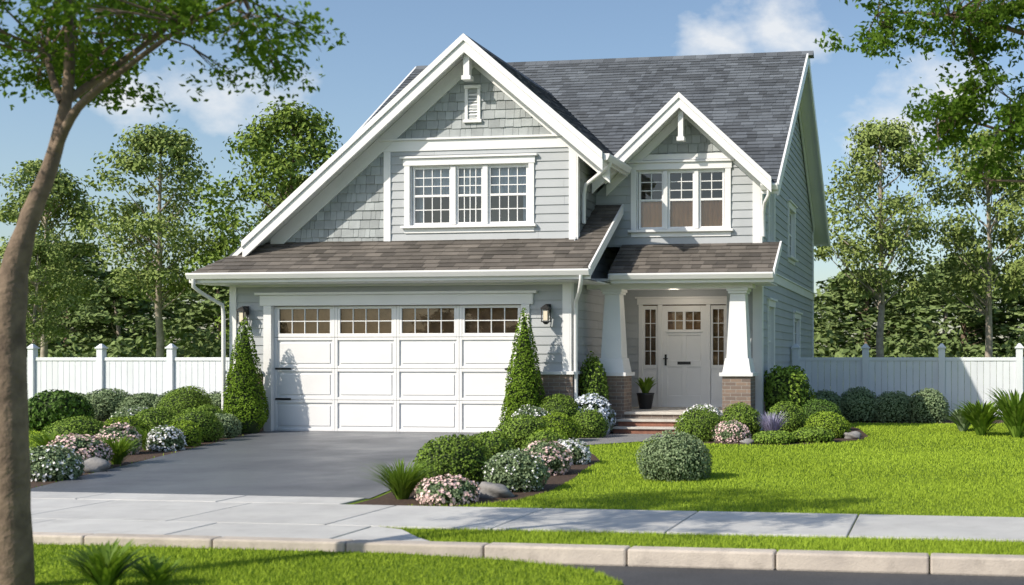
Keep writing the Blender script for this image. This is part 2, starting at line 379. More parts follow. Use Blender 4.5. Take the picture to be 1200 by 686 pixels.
for r in range(4):
    z0=.01+r*.597; z1=z0+.588
    for c in range(4):
        a=-12.63+c*gw; b=a+gw; s=.055; zz0,zz1=z0+.05,z1-.05
        gd.lbox(D,a+.002,a+s,-.01,.020,z0,z1);gd.lbox(D,b-s,b-.002,-.01,.020,z0,z1)
        gd.lbox(D,a+s,b-s,-.01,.019,z0,zz0);gd.lbox(D,a+s,b-s,-.01,.019,zz1,z1)
        if r<3:
            gd.lbox(D,a+s+.05,b-s-.05,-.01,.006,zz0+.05,zz1-.05)
        else:
            gd.lbox(D,a+s,b-s,-.01,.016,zz0,zz0+.02)
            gd.lbox(D,a+s,a+s+.05,-.01,.015,zz0+.02,zz1); gd.lbox(D,b-s-.05,b-s,-.01,.015,zz0+.02,zz1)
            q0=zz0+.02; a_,b_=a+s+.05,b-s-.05
            for i in range(1,4): 
                x=a_+(b_-a_)*i/4; gd.lbox(D,x-.010,x+.010,-.02,.008,q0,zz1)
            gd.lbox(D,a_,b_,-.018,.006,(q0+zz1)/2-.010,(q0+zz1)/2+.010)
            n=len(gl2.v)
            gl2.v+=[(a_,20.07,q0),(b_,20.07,q0),(b_,20.07,zz1),(a_,20.07,zz1)]; gl2.f.append([n,n+1,n+2,n+3])
            wb.box(a+.02,b-.02,20.16,20.17,1.75,2.45)
for zz in (.62,1.2):
    for a,b in ((-12.6,-12.28),(-8.0,-7.68)):
        blk.lbox(D,a,b,.020,.032,zz-.018,zz+.018)
gd.obj('garage_door',WHITE,house,.006)
brk.box(-13.53,-12.80,19.93,20.05,0,1.10); brk.box(-13.53,-13.41,20.051,22.5,0,1.10)
brk.box(-7.485,-6.66,19.93,20.05,0,1.10); brk.box(-6.75,-6.662,20.051,22.9,0,1.10)
brk.box(-3.45,-3.37,21.75,30.7,0,.55)
tr.box(-13.57,-12.795,19.88,20.04,1.101,1.16);tr.box(-7.485,-6.62,19.88,20.04,1.101,1.16);tr.box(-6.75,-6.622,20.041,22.9,1.101,1.158)
porch=MB();porch.box(-6.7,-3.46,20.80,23.0,.33,.38);porch.box(-5.98,-4.42,20.42,20.82,.215,.255);porch.box(-5.98,-4.42,20.10,20.44,.095,.13)
porch.obj('porch_floor',PORCHF,house,.008)
brk.box(-6.68,-3.47,20.84,22.9,0,.329)
st=MB();st.box(-5.95,-4.45,20.46,20.83,0,.214);st.box(-5.95,-4.45,20.14,20.45,0,.094);st.obj('step_risers',TERRA,house,.004)
for cx in (-6.20,-3.76):
    brk.box(cx-.27,cx+.27,20.78,21.32,0,1.06)
    tr.box(cx-.32,cx+.32,20.73,21.37,1.061,1.13)
    tr.frustum(cx,21.05,1.131,1.40,.27,.225); tr.frustum(cx,21.05,1.401,2.62,.205,.145)
    tr.box(cx-.18,cx+.18,20.87,21.23,2.621,2.67);tr.box(cx-.205,cx+.205,20.845,21.255,2.671,2.72)
tr.box(-6.7,-3.47,20.88,21.22,2.721,2.93)
slab.box(-6.7,-3.5,20.7,23.0,2.86,2.9)
D4=('f',23.0); dz0,dz1=.40,2.50; ec=-5.27
def entry():
    d=MB()
    a,b=ec-.47,ec+.47
    d.lbox(D4,a,b,-.06,-.02,dz0,dz1-.62); s=.12
    d.lbox(D4,a,a+s,-.021,.0,dz0,dz1);d.lbox(D4,b-s,b,-.021,.0,dz0,dz1)
    d.lbox(D4,a+s,b-s,-.021,-.001,dz0,dz0+.22);d.lbox(D4,a+s,b-s,-.021,-.001,dz1-.13,dz1);d.lbox(D4,a+s,b-s,-.021,-.001,dz1-.62,dz1-.5)
    d.lbox(D4,a+s-.04,b-s+.04,-.02,.03,dz1-.56,dz1-.53)
    d.lbox(D4,a+s,b-s,-.021,-.001,1.22,1.36)
    m=(a+b)/2; d.lbox(D4,m-.05,m+.05,-.021,-.002,dz0+.22,dz1-.62)
    d.lbox(D4,m-.03,m+.03,-.021,-.002,dz1-.5,dz1-.13)
    for x in ((a+s+m-.03)/2,(m+.03+b-s)/2): tr2.lbox(D4,x-.009,x+.009,-.03,-.005,dz1-.5,dz1-.13)
    tr2.lbox(D4,a+s,b-s,-.029,-.006,dz1-.325,dz1-.307)
    d.obj('entry_door',WHITE,house,.006)
    gl_q=[(a+s,b-s,dz1-.5,dz1-.13)]
    for (c0,c1) in ((ec-.89,ec-.56),(ec+.56,ec+.89)):
        tr.lbox(D4,c0,c1,-.06,-.015,dz0,1.18)
        tr.lbox(D4,c0,c0+.05,-.03,.0,1.18,dz1);tr.lbox(D4,c1-.05,c1,-.03,.0,1.18,dz1);tr.lbox(D4,c0+.05,c1-.05,-.03,.0,dz1-.08,dz1);tr.lbox(D4,c0+.05,c1-.05,-.03,.0,1.18,1.26)
        tr.lbox(D4,c0+.07,c1-.07,-.016,-.008,.55,1.08)
        tr2.lbox(D4,(c0+c1)/2-.008,(c0+c1)/2+.008,-.028,-.008,1.26,dz1-.08)
        for i in range(1,4):
            z=1.26+(dz1-.08-1.26)*i/4; tr2.lbox(D4,c0+.05,c1-.05,-.027,-.009,z-.008,z+.008)
        gl_q.append((c0+.04,c1-.04,1.22,dz1-.04))
    for (p,q,r,s_) in gl_q:
        n=len(gl2.v); gl2.v.extend([(p,23.02,r),(q,23.02,r),(q,23.02,s_),(p,23.02,s_)]); gl2.f.append([n,n+1,n+2,n+3])
    for (p,q) in ((ec-.97,ec-.89),(ec-.56,ec-.47),(ec+.47,ec+.56),(ec+.89,ec+.97)): tr.lbox(D4,p,q,-.05,.03,dz0,dz1+.02)
    tr.lbox(D4,ec-1.0,ec+1.0,-.05,.04,dz1+.021,dz1+.15); tr.lbox(D4,ec-1.04,ec+1.04,0,.07,dz1+.151,dz1+.185)
    tr.lbox(D4,ec-.97,ec+.97,-.05,.05,.381,.40)
    wb.box(-6.4,-4.1,23.12,23.14,.3,2.8)
    blk.lbox(D4,ec-.41,ec-.37,0,.03,1.25,1.48); blk.lbox(D4,ec-.44,ec-.34,.03,.05,1.38,1.40); blk.lbox(D4,ec-.14,ec+.14,.0,.012,1.27,1.33)
entry()
def lantern(x,y,z):
    blk.box(x-.05,x+.05,y-.02,y,z-.05,z+.12); blk.box(x-.012,x+.012,y-.14,y-.02,z+.09,z+.11)
    blk.frustum(x,y-.14,z+.03,z+.10,.085,.02); blk.box(x-.075,x+.075,y-.215,y-.065,z+.01,z+.03)
    for dx in (-.062,.062):
        for dy in (-.062,.062): blk.box(x+dx-.007,x+dx+.007,y-.14+dy-.007,y-.14+dy+.007,z-.2,z+.01)
    blk.box(x-.07,x+.07,y-.21,y-.07,z-.22,z-.2); blk.frustum(x,y-.14,z-.26,z-.22,.02,.05)
    lg.box(x-.045,x+.045,y-.185,y-.095,z-.19,z+.0)
lg=MB(); lantern(-13.13,19.94,2.28); lantern(-7.12,19.94,2.28)
LG=simple('frosted_glass',(.8,.72,.58),(.75,.66,.5),.3,3,10,0); lg.obj('lantern_glass',LG,house,.004)
def plane_slab(pts,th=.10):
    slab.prism([(p[0],p[1],p[2]-.012-th) for p in pts],(0,0,th))
def roof(mb,pts,U,V):
    plane_slab(pts); tiles(mb,pts,U,V,.15,.26,.019,(),.4,.004,.004,.008)
ZL=lambda x:3.0+.85*(x+13.9); ZR=lambda x:7.386-.85*(x+8.74); ZK=lambda y:3.0+.65*(y-19.4); ZM=lambda y:4.75+.765*(y-21.2); ZM2=lambda y:4.75+.765*(31.1-y)
ax=-8.74
roof(roofA,[(ax,19.95,ZL(ax)),(-13.49,19.95,ZL(-13.49)),(-13.49,27.4,ZL(-13.49)),(ax,27.4,ZL(ax))],(0,-1,0),(1,0,.85))
roof(roofA,[(-13.49,19.95,ZL(-13.49)),(-13.9,19.4,3.0),(-13.9,27.4,3.0),(-13.49,27.4,ZL(-13.49))],(0,-1,0),(1,0,.85))
roof(roofA,[(ax,19.95,ZR(ax)),(-6.1,19.95,ZR(-6.1)),(-6.1,21.8,ZR(-6.1)),(ax,25.0,ZR(ax))],(0,1,0),(-1,0,.85))
roof(roofB,[(-13.9,19.4,3.0),(-6.2,19.4,3.0),(-6.2,20.42,ZK(20.42)),(-13.12,20.42,ZK(20.42))],X,(0,1,.65))
roof(roofB,[(-6.76,20.42,ZK(20.42)),(-6.2,20.42,ZK(20.42)),(-6.2,21.62,ZK(21.62)),(-6.76,21.62,ZK(21.62))],X,(0,1,.65))
roof(roofB,[(-6.19,20.6,3.0),(-3.05,20.6,3.0),(-3.05,21.6,3.65),(-6.19,21.6,3.65)],X,(0,1,.65))
dx=-4.91; ZD=lambda x:6.43-.93*abs(x-dx); YV=lambda x:21.2+(ZD(x)-4.75)/.765
MV=(0,1,.765); m3=lambda x,y:(x,y,ZM(y))
roof(roofA,[m3(-12.7,21.2),m3(-6.75,21.2),m3(-6.75,26.15),m3(-12.7,26.15)],X,MV)
roof(roofA,[m3(-6.75,21.75),m3(-6.5,21.75),m3(-6.5,26.15),m3(-6.75,26.15)],X,MV)
roof(roofA,[m3(-6.5,YV(-6.5)-.03),m3(dx,YV(dx)-.03),m3(dx,26.15),m3(-6.5,26.15)],X,MV)
roof(roofA,[m3(dx,YV(dx)-.03),m3(-3.15,YV(-3.15)-.03),m3(-3.15,26.15),m3(dx,26.15)],X,MV)
roof(roofA,[m3(-3.15,21.2),m3(-3.05,21.2),m3(-3.05,26.15),m3(-3.15,26.15)],X,MV)
roof(roofA,[(-12.7,31.1,4.75),(-3.05,31.1,4.75),(-3.05,26.15,ZM(26.15)),(-12.7,26.15,ZM(26.15))],(-1,0,0),(0,-1,.765))
roof(roofA,[(dx,21.05,ZD(dx)),(-6.6,21.05,ZD(-6.6)),(-6.6,21.3,ZD(-6.6)),(dx,23.45,ZD(dx))],(0,-1,0),(1,0,.93))
roof(roofA,[(dx,21.05,ZD(dx)),(-3.15,21.05,ZD(-3.15)),(-3.15,21.3,ZD(-3.15)),(dx,23.45,ZD(dx))],(0,1,0),(-1,0,.93))
for x in np.arange(-12.7,-3.1,.28): roofA.prism([(x,26.0,ZM(26.0)+.02),(x,26.15,ZM(26.15)+.045),(x,26.3,ZM(26.0)+.02)],(.275,0,0))
for y in np.arange(19.96,24.6,.28): roofA.prism([(ax-.14,y,ZL(ax-.14)+.02),(ax,y,ZL(ax)+.045),(ax+.14,y,ZR(ax+.14)+.02)],(0,.275,0))
for y in np.arange(21.06,23.3,.28): roofA.prism([(dx-.14,y,ZD(dx-.14)+.02),(dx,y,ZD(dx)+.045),(dx+.14,y,ZD(dx+.14)+.02)],(0,.275,0))
roofA.obj('main_roof',ROOF,house,recalc=False); roofB.obj('skirt_roof',ROOF2,house,recalc=False); slab.obj('roof_deck',WHITE,house)
def rakeX(xa,za,xb,zb,y,hh,th,mb=tr,drop=0):
    mb.prism([(xa,y,za-drop),(xb,y,zb-drop),(xb,y,zb-drop-hh),(xa,y,za-drop-hh)],(0,th,0))
for (fx,zf) in ((-13.2,ZL(-13.2)),(-6.08,ZR(-6.08))):
    rakeX(ax,ZL(ax)+.03,fx,zf+.03,19.90,.33,.048)
    rakeX(ax,ZL(ax)+.045,fx,zf+.045,19.865,.13,.034)
    rakeX(ax,ZL(ax),fx if fx>-10 else -12.9,zf if fx>-10 else ZL(-12.9),20.345,.34,.045,drop=.12)
for fx in (-6.63,-3.13):
    rakeX(dx,ZD(dx)+.03,fx,ZD(fx)+.03,21.0,.28,.048); rakeX(dx,ZD(dx)+.045,fx,ZD(fx)+.045,20.97,.11,.03)
    rakeX(dx,ZD(dx),fx+.12*(1 if fx<dx else -1),ZD(fx)+.11,21.54,.22,.045,drop=.12)
def rakeY(x,ya,za,yb,zb,hh,th,mb=tr): mb.prism([(x,ya,za),(x,yb,zb),(x,yb,zb-hh),(x,ya,za-hh)],(th,0,0))
for xx in (-3.052,-12.74):
    rakeY(xx,26.15,ZM(26.15)+.03,21.18,ZM(21.18)+.03,.27,.045);rakeY(xx,26.15,ZM(26.15)+.03,31.12,ZM2(31.12)+.03,.27,.045)
rakeY(-3.40,26.15,ZM(26.15)-.13,21.7,ZM(21.7)-.13,.2,.04);rakeY(-3.40,26.15,ZM(26.15)-.13,30.6,ZM2(30.6)-.13,.2,.04)
rakeY(-6.199,19.42,ZK(19.42)+.03,21.58,ZK(21.58)+.03,.20,.04)
rakeY(-3.049,20.62,ZK(19.42)+.03,21.57,3.64+.03,.18,.04)
def gutX(x0,x1,y,z):
    tr.box(x0,x1,y-.0,y+.03,z-.19,z-.015)
    tr.prism([(x0,y-.002,z-.012),(x0,y-.12,z-.012),(x0,y-.12,z-.045),(x0,y-.075,z-.125),(x0,y-.002,z-.125)],(x1-x0,0,0))
gutX(-13.92,-6.14,19.37,3.0); gutX(-6.12,-3.02,20.57,3.0); gutX(-3.35,-3.02,21.17,4.72)
gutX(-12.72,-3.0,31.23,4.72)
tr.box(-13.95,-13.92,19.4,27.4,2.82,2.98)
tr.box(-6.105,-6.075,19.95,21.6,ZR(-6.1)-.16,ZR(-6.1)+.01)
tr.prism([(-6.07,19.93,ZR(-6.1)),(-5.96,19.93,ZR(-6.1)),(-5.96,19.93,ZR(-6.1)-.04),(-6.0,19.93,ZR(-6.1)-.12),(-6.07,19.93,ZR(-6.1)-.12)],(0,1.5,0))
sf=MB(); sf.box(-13.88,-6.22,19.42,20.0,2.80,2.82); sf.box(-3.46,-3.1,20.62,21.6,2.80,2.82); sf.box(-6.74,-6.22,19.42,21.5,2.802,2.822); sf.obj('soffit',WHITE,house)
ds=MB()
def spout(p,r=.037): ds.tube(p,[r]*len(p),8)
spout([(-13.8,19.32,2.88),(-13.8,19.32,2.74),(-13.75,19.5,2.62),(-13.58,19.86,2.42),(-13.56,19.86,2.2),(-13.56,19.86,.1)])
spout([(-6.3,19.32,2.88),(-6.3,19.32,2.78),(-6.4,19.55,2.62),(-6.60,19.95,2.45),(-6.62,20.0,2.3),(-6.62,20.0,.1)])
spout([(-6.02,20.2,5.05),(-6.05,20.2,4.95),(-6.3,20.35,4.82),(-6.6,20.55,4.68),(-6.66,20.6,4.5),(-6.66,20.6,3.95)])
spout([(-3.2,21.12,4.62),(-3.2,21.12,4.5),(-3.3,21.3,4.38),(-3.36,21.5,4.22),(-3.36,21.5,3.75)])
ds.obj('downspout',WHITE,house,smooth=True)
tr.obj('trim',WHITE,house,.005); tr2.obj('muntins',WHITE,house,.002); brk.obj('brick_base',BRICK,house,.004)
gl.obj('window_glass',GLASS,house,recalc=False); gl2.obj('door_glass',GLASS2,house,recalc=False); room.obj('room_interior',INTER,house); curt.obj('curtains',CURT,house,smooth=True); blnd.obj('window_blinds',BLIND,house,smooth=True)
blk.obj('door_hardware',BLACK,house,.002); wb.obj('interior_backing',WOODB,house)
lm=MB();lm.frustum(-5.25,22.0,2.78,2.86,.08,.10)
lm.obj('porch_ceiling_lamp',LG,house,.01)
ld=bpy.data.lights.new('porch_bulb','POINT'); ld.energy=9; ld.color=(1,.86,.70); ld.shadow_soft_size=.1
lo=bpy.data.objects.new('porch_bulb',ld); COL.objects.link(lo); lo.location=(-5.25,22.0,2.62); lo.parent=house
# ================================================================== GROUND
def sheet(name,pts,z,mat,th=0,bevel=0):
    m=MB()
    if th: m.prism([(x,y,z-th) for x,y in pts],(0,0,th))
    else: m.v=[(x,y,z) for x,y in pts]; m.f=[list(range(len(pts)))]
    return m.obj(name,mat,None,bevel)
g=MB(); prof=[(-300,0),(-3,0),(-3,-.11),(7.95,-.11),(7.95,0),(600,0)]
for x in (-500,500):
    for (y,z) in prof: g.v.append((x,y,z))
for i in range(5): g.f.append([i,i+6,i+7,i+1])
g.obj('ground',GROUND)
sheet('road',[(-300,-2.98),(300,-2.98),(300,7.9),(-300,7.9)],-.095,ROAD)
def dl(y): return -12.85+(20-y)/9.5*3.35
def dr(y): return -7.42+(20-y)/9.5*1.82
drive=[(dl(20.1),20.1),(dl(10.5),10.5),(dr(10.5),10.5),(dr(14)-.05,14),(dr(17),17),(dr(20.1),20.1)]
sheet('driveway',drive,.008,ASPH)
path=[(-5.95,20.12),(-4.45,20.12),(-4.55,19.2),(-4.9,18.3),(-5.7,17.3),(-6.9,16.4),(-7.0,17.8),(-6.4,18.4),(-6.05,19.2)]
sheet('front_path',path,.012,simple('path_paver',(.25,.25,.255),(.18,.18,.185),.8,6,60,.5))
bedR=[(-5.55,10.06),(-4.5,10.1),(-4.12,10.6),(-4.05,11.4),(-4.2,12.6),(-4.4,13.6),(-4.55,14.8),(-5.0,15.9),(-5.7,16.8),(-6.9,17.6),(-6.0,18.7),(-5.98,20.7),(-6.66,20.7),(-7.45,19.9),(dr(17)+.03,17),(dr(14),14),(dr(10.6)+.05,10.6)]
bedL=[(-10.2,10.56),(dl(10.56)-.02,10.56),(dl(20)-.02,20.0),(-13.5,20),(-14.3,19.6),(-14.0,17.5),(-13.4,15.6),(-12,13.4),(-11.0,11.9)]
bedF=[(-21,22.5),(-15.2,21.0),(-13.5,21.4),(-13.5,23.9),(-21,23.9)]
bedP=[(-4.42,20.7),(-4.4,18.6),(-3.9,18.1),(-3.2,17.95),(-2.4,18.0),(-1.7,18.6),(-1.3,19.4),(-1.25,20.2),(-1.6,22.5),(-2.4,24.2),(1.2,24.4),(2.5,25.9),(-3.4,25.9),(-3.4,20.7)]
for i,bd in enumerate((bedR,bedL,bedP,bedF)): sheet('mulch_bed',bd,.004,MULCH)
sw=MB()
for r,(y0,y1) in enumerate(((8.02,8.73),(8.75,9.99),(10.005,10.49))):
    x=-30.0+r*.3
    step=1.5 if r!=1 else 1.45
    xe={0:-4.62,1:30,2:-5.62}[r]
    while x<xe-.01:
        x2=min(x+step,xe); sw.box(x,x2-.014,y0,y1,-.1,.016+random.random()*.004); x=x2
sw.prism([(-4.61,8.02,-.1),(-3.75,8.02,-.1),(-4.0,8.25,-.1),(-4.3,8.6,-.1),(-4.61,8.73,-.1)],(0,0,.117))
sw.obj('sidewalk',CONC,None,.008)
cb=MB(); x=-30.3
while x<25: cb.box(x,x+1.07,7.86,8.01,-.10,.028+random.random()*.004); x+=1.08
cb.obj('curb',CURB,None,.016)
fgp=[(-30,3),(-3.2,3),(-2.2,5.5),(-2.0,7.0),(-2.35,7.4),(-3.0,7.68),(-4.0,7.84),(-30,7.84)]
sheet('roadside_verge',fgp,-.04,GROUND,.06)
def inpoly(P,poly):
    x,y=P[:,0],P[:,1]; r=np.zeros(len(P),bool); n=len(poly)
    for i in range(n):
        x1,y1=poly[i];x2,y2=poly[(i+1)%n]
        if y1==y2: continue
        c=((y1>y)!=(y2>y))&(x<(x2-x1)*(y-y1)/(y2-y1)+x1); r^=c
    return r
def blades(x0,x1,y0,y1,dens,hh,ww,z,inc=None,exc=()):
    n=int((x1-x0)*(y1-y0)*dens); P=np.stack([x0+(x1-x0)*rng.random(n),y0+(y1-y0)*rng.random(n)],1)
    k=np.ones(n,bool)
    if inc: k&=inpoly(P,inc)
    for e in exc: k&=~inpoly(P,e)
    P=P[k]; n=len(P); cl=.75+.5*np.sin(P[:,0]*2.1+np.sin(P[:,1]*1.7)*2)*.25
    h=hh*(.6+.7*rng.random(n))*cl; a=rng.random(n)*6.283; w=ww*(.7+.6*rng.random(n)); la=rng.random(n)*6.283; ll=h*(.15+.5*rng.random(n))
    base=np.stack([P[:,0],P[:,1],np.full(n,z)],1); d=np.stack([np.cos(a)*w/2,np.sin(a)*w/2,np.zeros(n)],1)
    tip=base+np.stack([np.cos(la)*ll,np.sin(la)*ll,h],1)
    return np.stack([base-d,base+d,tip],1).reshape(-1,3),np.arange(3*n).reshape(n,3)
gm=NM(); housep=[(-13.5,20),(-3.4,20),(-3.4,30.7),(-13.5,30.7)]
ex=(bedR,bedP,path,drive,housep)
F_LAWN=foliage('lawn_blades',(.24,.345,.030),(.37,.50,.06),0,big=.35,spec=0)
gm.add(*blades(-5,3.5,10.02,13,2800,.032,.008,0,None,ex)); gm.add(*blades(-6,3.5,13,17,1600,.034,.011,0,None,ex)); gm.add(*blades(-6.5,4,17,25.9,700,.04,.017,0,None,ex))
gm.add(*blades(-24,-9.5,10.52,24,200,.045,.022,0,None,(bedL,bedF,drive,housep)))
gm.add(*blades(-4.6,3,8.02,8.74,5500,.04,.006,0,[(-4.6,8.73),(-4.3,8.62),(-4.0,8.27),(-3.72,8.02),(3,8.02),(3,8.74)]))
gm.add(*blades(-7.6,-1.9,6.3,7.83,5500,.035,.006,-.04,fgp))
link('lawn_grass',gm.mesh('lawn_grass',[F_LAWN]))
# ================================================================== PLANTS
def shrub(name,x,y,w,hgt,leafm,leaf=.036,flower=None,ff=.5,z0=0.,fl=.035,rag=.06,cone=False,dens=1.0):
    m=NM(); area=(w/.4)*((w+hgt*.8)/.76)
    n=int(3400*area*dens*(.036/leaf)**1.6)
    cz=z0+hgt*.40; rz=hgt*.60
    lob=nrm(rng.normal(size=(16,3)))
    def lump(d): return 1+rag*2*(np.max(np.clip(d@lob.T,0,1)**10,axis=1)-.35)
    if cone:
        t=1-np.sqrt(rng.random(n)); n=len(t); a=rng.random(n)*6.283
        rr=w*(1-t)**.64*(.25+.75*np.minimum(1,(t+.05)/.16))*(.9+.18*rng.random(n)+.07*np.sin(a*5+t*20))
        P=np.stack([x+rr*np.cos(a),y+rr*np.sin(a),z0+.03+t*hgt],1); N=np.stack([np.cos(a),np.sin(a),np.full(n,.7)],1)
        v,f=tube([(x,y,z0),(x,y,z0+.1*hgt),(x,y,z0+.5*hgt),(x,y,z0+.93*hgt)],[w*.55,w*.85,w*.5,.02],14); m.add(v,f,1)
    else:
        d=nrm(rng.normal(size=(n*2,3))); d=d[d[:,2]>-.62][:n]; n=len(d)
        r=lump(d)*(.88+.17*rng.random(n))
        P=np.stack([x+d[:,0]*w*r,y+d[:,1]*w*r,np.maximum(cz+d[:,2]*rz*r,z0+.01)],1); N=d
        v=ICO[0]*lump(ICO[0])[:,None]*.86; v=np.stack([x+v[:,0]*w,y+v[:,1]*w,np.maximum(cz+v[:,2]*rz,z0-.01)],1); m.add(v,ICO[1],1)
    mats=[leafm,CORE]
    v,f=leaves(P,N,leaf,leaf*.6,.55); m.add(v,f,0)
    if flower:
        mats.append(flower); k=rng.random(len(P))<ff*.5
        cl=np.sin(P[:,0]*31)+np.sin(P[:,1]*37)+np.sin(P[:,2]*33); k&=cl>-.6
        v,f=leaves(P[k]+N[k]*.018,N[k]+np.array([0,0,.3]),fl,fl,.45); m.add(v,f,2)
    return link(name,m.mesh(name,mats,(1,)))
def spiky(name,x,y,r,hgt,n,w,mat,z0=0.,droop=.55):
    m=NM(); a=rng.random(n)*6.283; out=r*(.35+.65*rng.random(n)); hh=hgt*(.6+.5*rng.random(n)); a2=a+1.57
    ox=x+np.cos(a)*r*.12*rng.random(n); oy=y+np.sin(a)*r*.12*rng.random(n); pts=[]
    K=5
    for i in range(K):
        t=i/(K-1); rr=out*t**1.2; zz=z0+hh*(t*(1+droop)-droop*t*t*1.25); ww=w*(1-t)**.6*(.6+.8*min(1,t*3+.3))*.5
        cx,cy=ox+np.cos(a)*rr,oy+np.sin(a)*rr
        pts.append(np.stack([cx-np.cos(a2)*ww,cy-np.sin(a2)*ww,zz],1)); pts.append(np.stack([cx+np.cos(a2)*ww,cy+np.sin(a2)*ww,zz],1))
    v=np.stack(pts,1).reshape(-1,3); f=[]
    b=np.arange(n)*(2*K)
    for i in range(K-1): f.append(np.stack([b+2*i,b+2*i+1,b+2*i+3,b+2*i+2],1))
    m.add(v,np.concatenate(f),0); return link(name,m.mesh(name,[mat]))
def rock(x,y,r,zs=.65):
    v,f=ICO; d=v*(1+.18*np.sin(v@np.array([3.1,2.2,4.0])+x*7)[:,None]+.08*np.sin(v@np.array([7.,-5,6])+y)[:,None])
    v2=np.stack([x+d[:,0]*r*1.2,y+d[:,1]*r,d[:,2]*r*zs+r*.3],1); m=NM(); m.add(v2,f,0); link('landscape_rock',m.mesh('landscape_rock',[ROCK],(0,)))
R='round_shrub'
shrub(R,-5.30,11.75,.40,.56,F_BOX); shrub(R,-5.63,13.55,.35,.47,F_BOX)
shrub('white_flower_shrub',-4.45,11.45,.32,.42,F_GREY,flower=WHT,ff=.25,fl=.022)
spiky('ornamental_grass',-5.28,10.55,.46,.42,380,.013,F_GRASS)
shrub('pink_flower_shrub',-4.72,10.35,.28,.24,F_GREY,flower=PINK,ff=1.3,fl=.032); rock(-4.45,10.85,.16)
shrub('pink_flower_shrub',-4.72,13.1,.30,.38,F_GREY,flower=PINK,ff=1.1); shrub('white_flower_shrub',-4.85,14.4,.26,.32,F_GREY,flower=WHT,ff=1.1)
shrub(R,-6.35,16.7,.42,.5,F_BOX); shrub('round_shrub',-5.45,15.1,.30,.38,F_BOX); shrub(R,-5.75,16.1,.30,.36,F_LIME)
shrub('white_flower_shrub',-6.95,18.6,.38,.56,F_GREY,flower=WHT,ff=.4); shrub(R,-6.75,19.45,.38,.76,F_BOX); shrub(R,-6.3,18.1,.35,.48,F_LIME)
shrub(R,-6.1,19.15,.32,.5,F_BOX); shrub('blue_white_hydrangea',-6.3,19.95,.38,.74,F_GREY,flower=BLU,ff=1.4,fl=.05)
shrub('leafy_shrub',-6.42,20.42,.28,1.45,F_BOX,leaf=.06)
shrub('cone_topiary',-12.85,19.45,.42,2.15,F_CONE,leaf=.045,cone=True,dens=1.1); shrub('cone_topiary',-7.40,19.45,.41,2.3,F_CONE,leaf=.045,cone=True,dens=1.1)
shrub('leafy_shrub',-17.1,19.9,.60,.75,F_DARK,leaf=.09); shrub(R,-12.96,15.45,.46,.5,F_BOX)
shrub('pink_flower_shrub',-10.8,12.85,.36,.42,F_GREY,flower=PINK,ff=1.2); shrub('white_flower_shrub',-10.15,11.7,.33,.38,F_GREY,flower=WHT,ff=.3)
spiky('ornamental_grass',-10.75,13.5,.45,.42,260,.016,F_GRASS); spiky('ornamental_grass',-11.9,15.6,.4,.4,200,.014,F_GRASS)
shrub('white_flower_shrub',-14.7,19.0,.45,.5,F_GREY,flower=WHT,ff=.2); shrub(R,-13.5,17.9,.42,.52,F_BOX); shrub(R,-15.5,21.5,.5,.8,F_BOX)
shrub('pink_flower_shrub',-11.85,14.9,.30,.42,F_GREY,flower=PINK,ff=1.1); shrub('white_flower_shrub',-11.6,15.6,.25,.36,F_GREY,flower=WHT,ff=1.1)
shrub(R,-11.9,16.4,.28,.42,F_LIME); shrub(R,-12.3,17.3,.38,.55,F_BOX); shrub(R,-12.5,18.25,.3,.42,F_GREY)
shrub(R,-13.1,18.7,.34,.55,F_BOX); shrub(R,-13.0,16.5,.36,.45,F_LIME)
rock(-10.35,12.55,.17)
for i,xx in enumerate((-15.9,-16.8,-17.7,-18.6,-19.5)): shrub('hedge_shrub',xx,23.1,.52,.62+.08*(i%2),F_GREY,leaf=.05)
shrub(R,-3.02,12.75,.42,.54,F_GREY,leaf=.03)
shrub(R,-4.02,18.75,.40,.54,F_BOX); shrub(R,-3.55,20.05,.37,.57,F_BOX); shrub('white_hydrangea',-4.3,20.3,.36,.55,F_GREY,flower=WHT,ff=1.2,fl=.045)
shrub('pink_flower_shrub',-3.45,18.6,.30,.34,F_GREY,flower=PINK,ff=1.2); spiky('lavender_clump',-2.85,19.2,.34,.5,420,.010,LAV,droop=.3)
shrub(R,-2.75,20.2,.38,.6,F_BOX); shrub('leafy_shrub',-3.0,22.1,.52,1.25,F_BOX,leaf=.08,rag=.12); shrub(R,-1.95,19.8,.38,.46,F_LIME)
shrub('leafy_shrub',-2.7,18.35,.36,.2,F_BOX,leaf=.05); shrub('leafy_shrub',-2.1,18.75,.36,.24,F_BOX,leaf=.05); shrub(R,-2.3,21.6,.42,.6,F_DARK)
rock(-1.5,19.6,.13); rock(-3.1,18.1,.09)
for i,xx in enumerate((-2.5,-1.75,-1.0,-.25)): shrub('hedge_shrub',xx,24.9,.47,.66+.07*(i%2),F_GREY,leaf=.05)
spiky('fern_clump',.75,20.6,.6,.7,190,.06,F_GRASS); spiky('fern_clump',1.35,20.2,.65,.95,190,.06,F_GRASS); spiky('fern_clump',.45,21.8,.5,.5,120,.06,F_GREY)
spiky('fern_clump',-5.1,6.3,.30,.32,130,.03,F_GRASS,z0=-.04); spiky('fern_clump',-4.86,6.45,.22,.22,80,.026,F_GRASS,z0=-.04)
spiky('fern_clump',-12.3,14.2,.4,.4,90,.05,F_GRASS)
pm=MB()
pm.tube([(-5.86,22.1,.38),(-5.86,22.1,.66),(-5.86,22.1,.70),(-5.86,22.1,.70),(-5.86,22.1,.64)],[.12,.17,.185,.15,.14],20)
pe=empty('potted_plant'); pm.obj('pot',BLACK,pe,smooth=True,recalc=False)
o=spiky('plant_leaves',-5.86,22.1,.30,.42,80,.05,F_GRASS,z0=.64); o.parent=pe
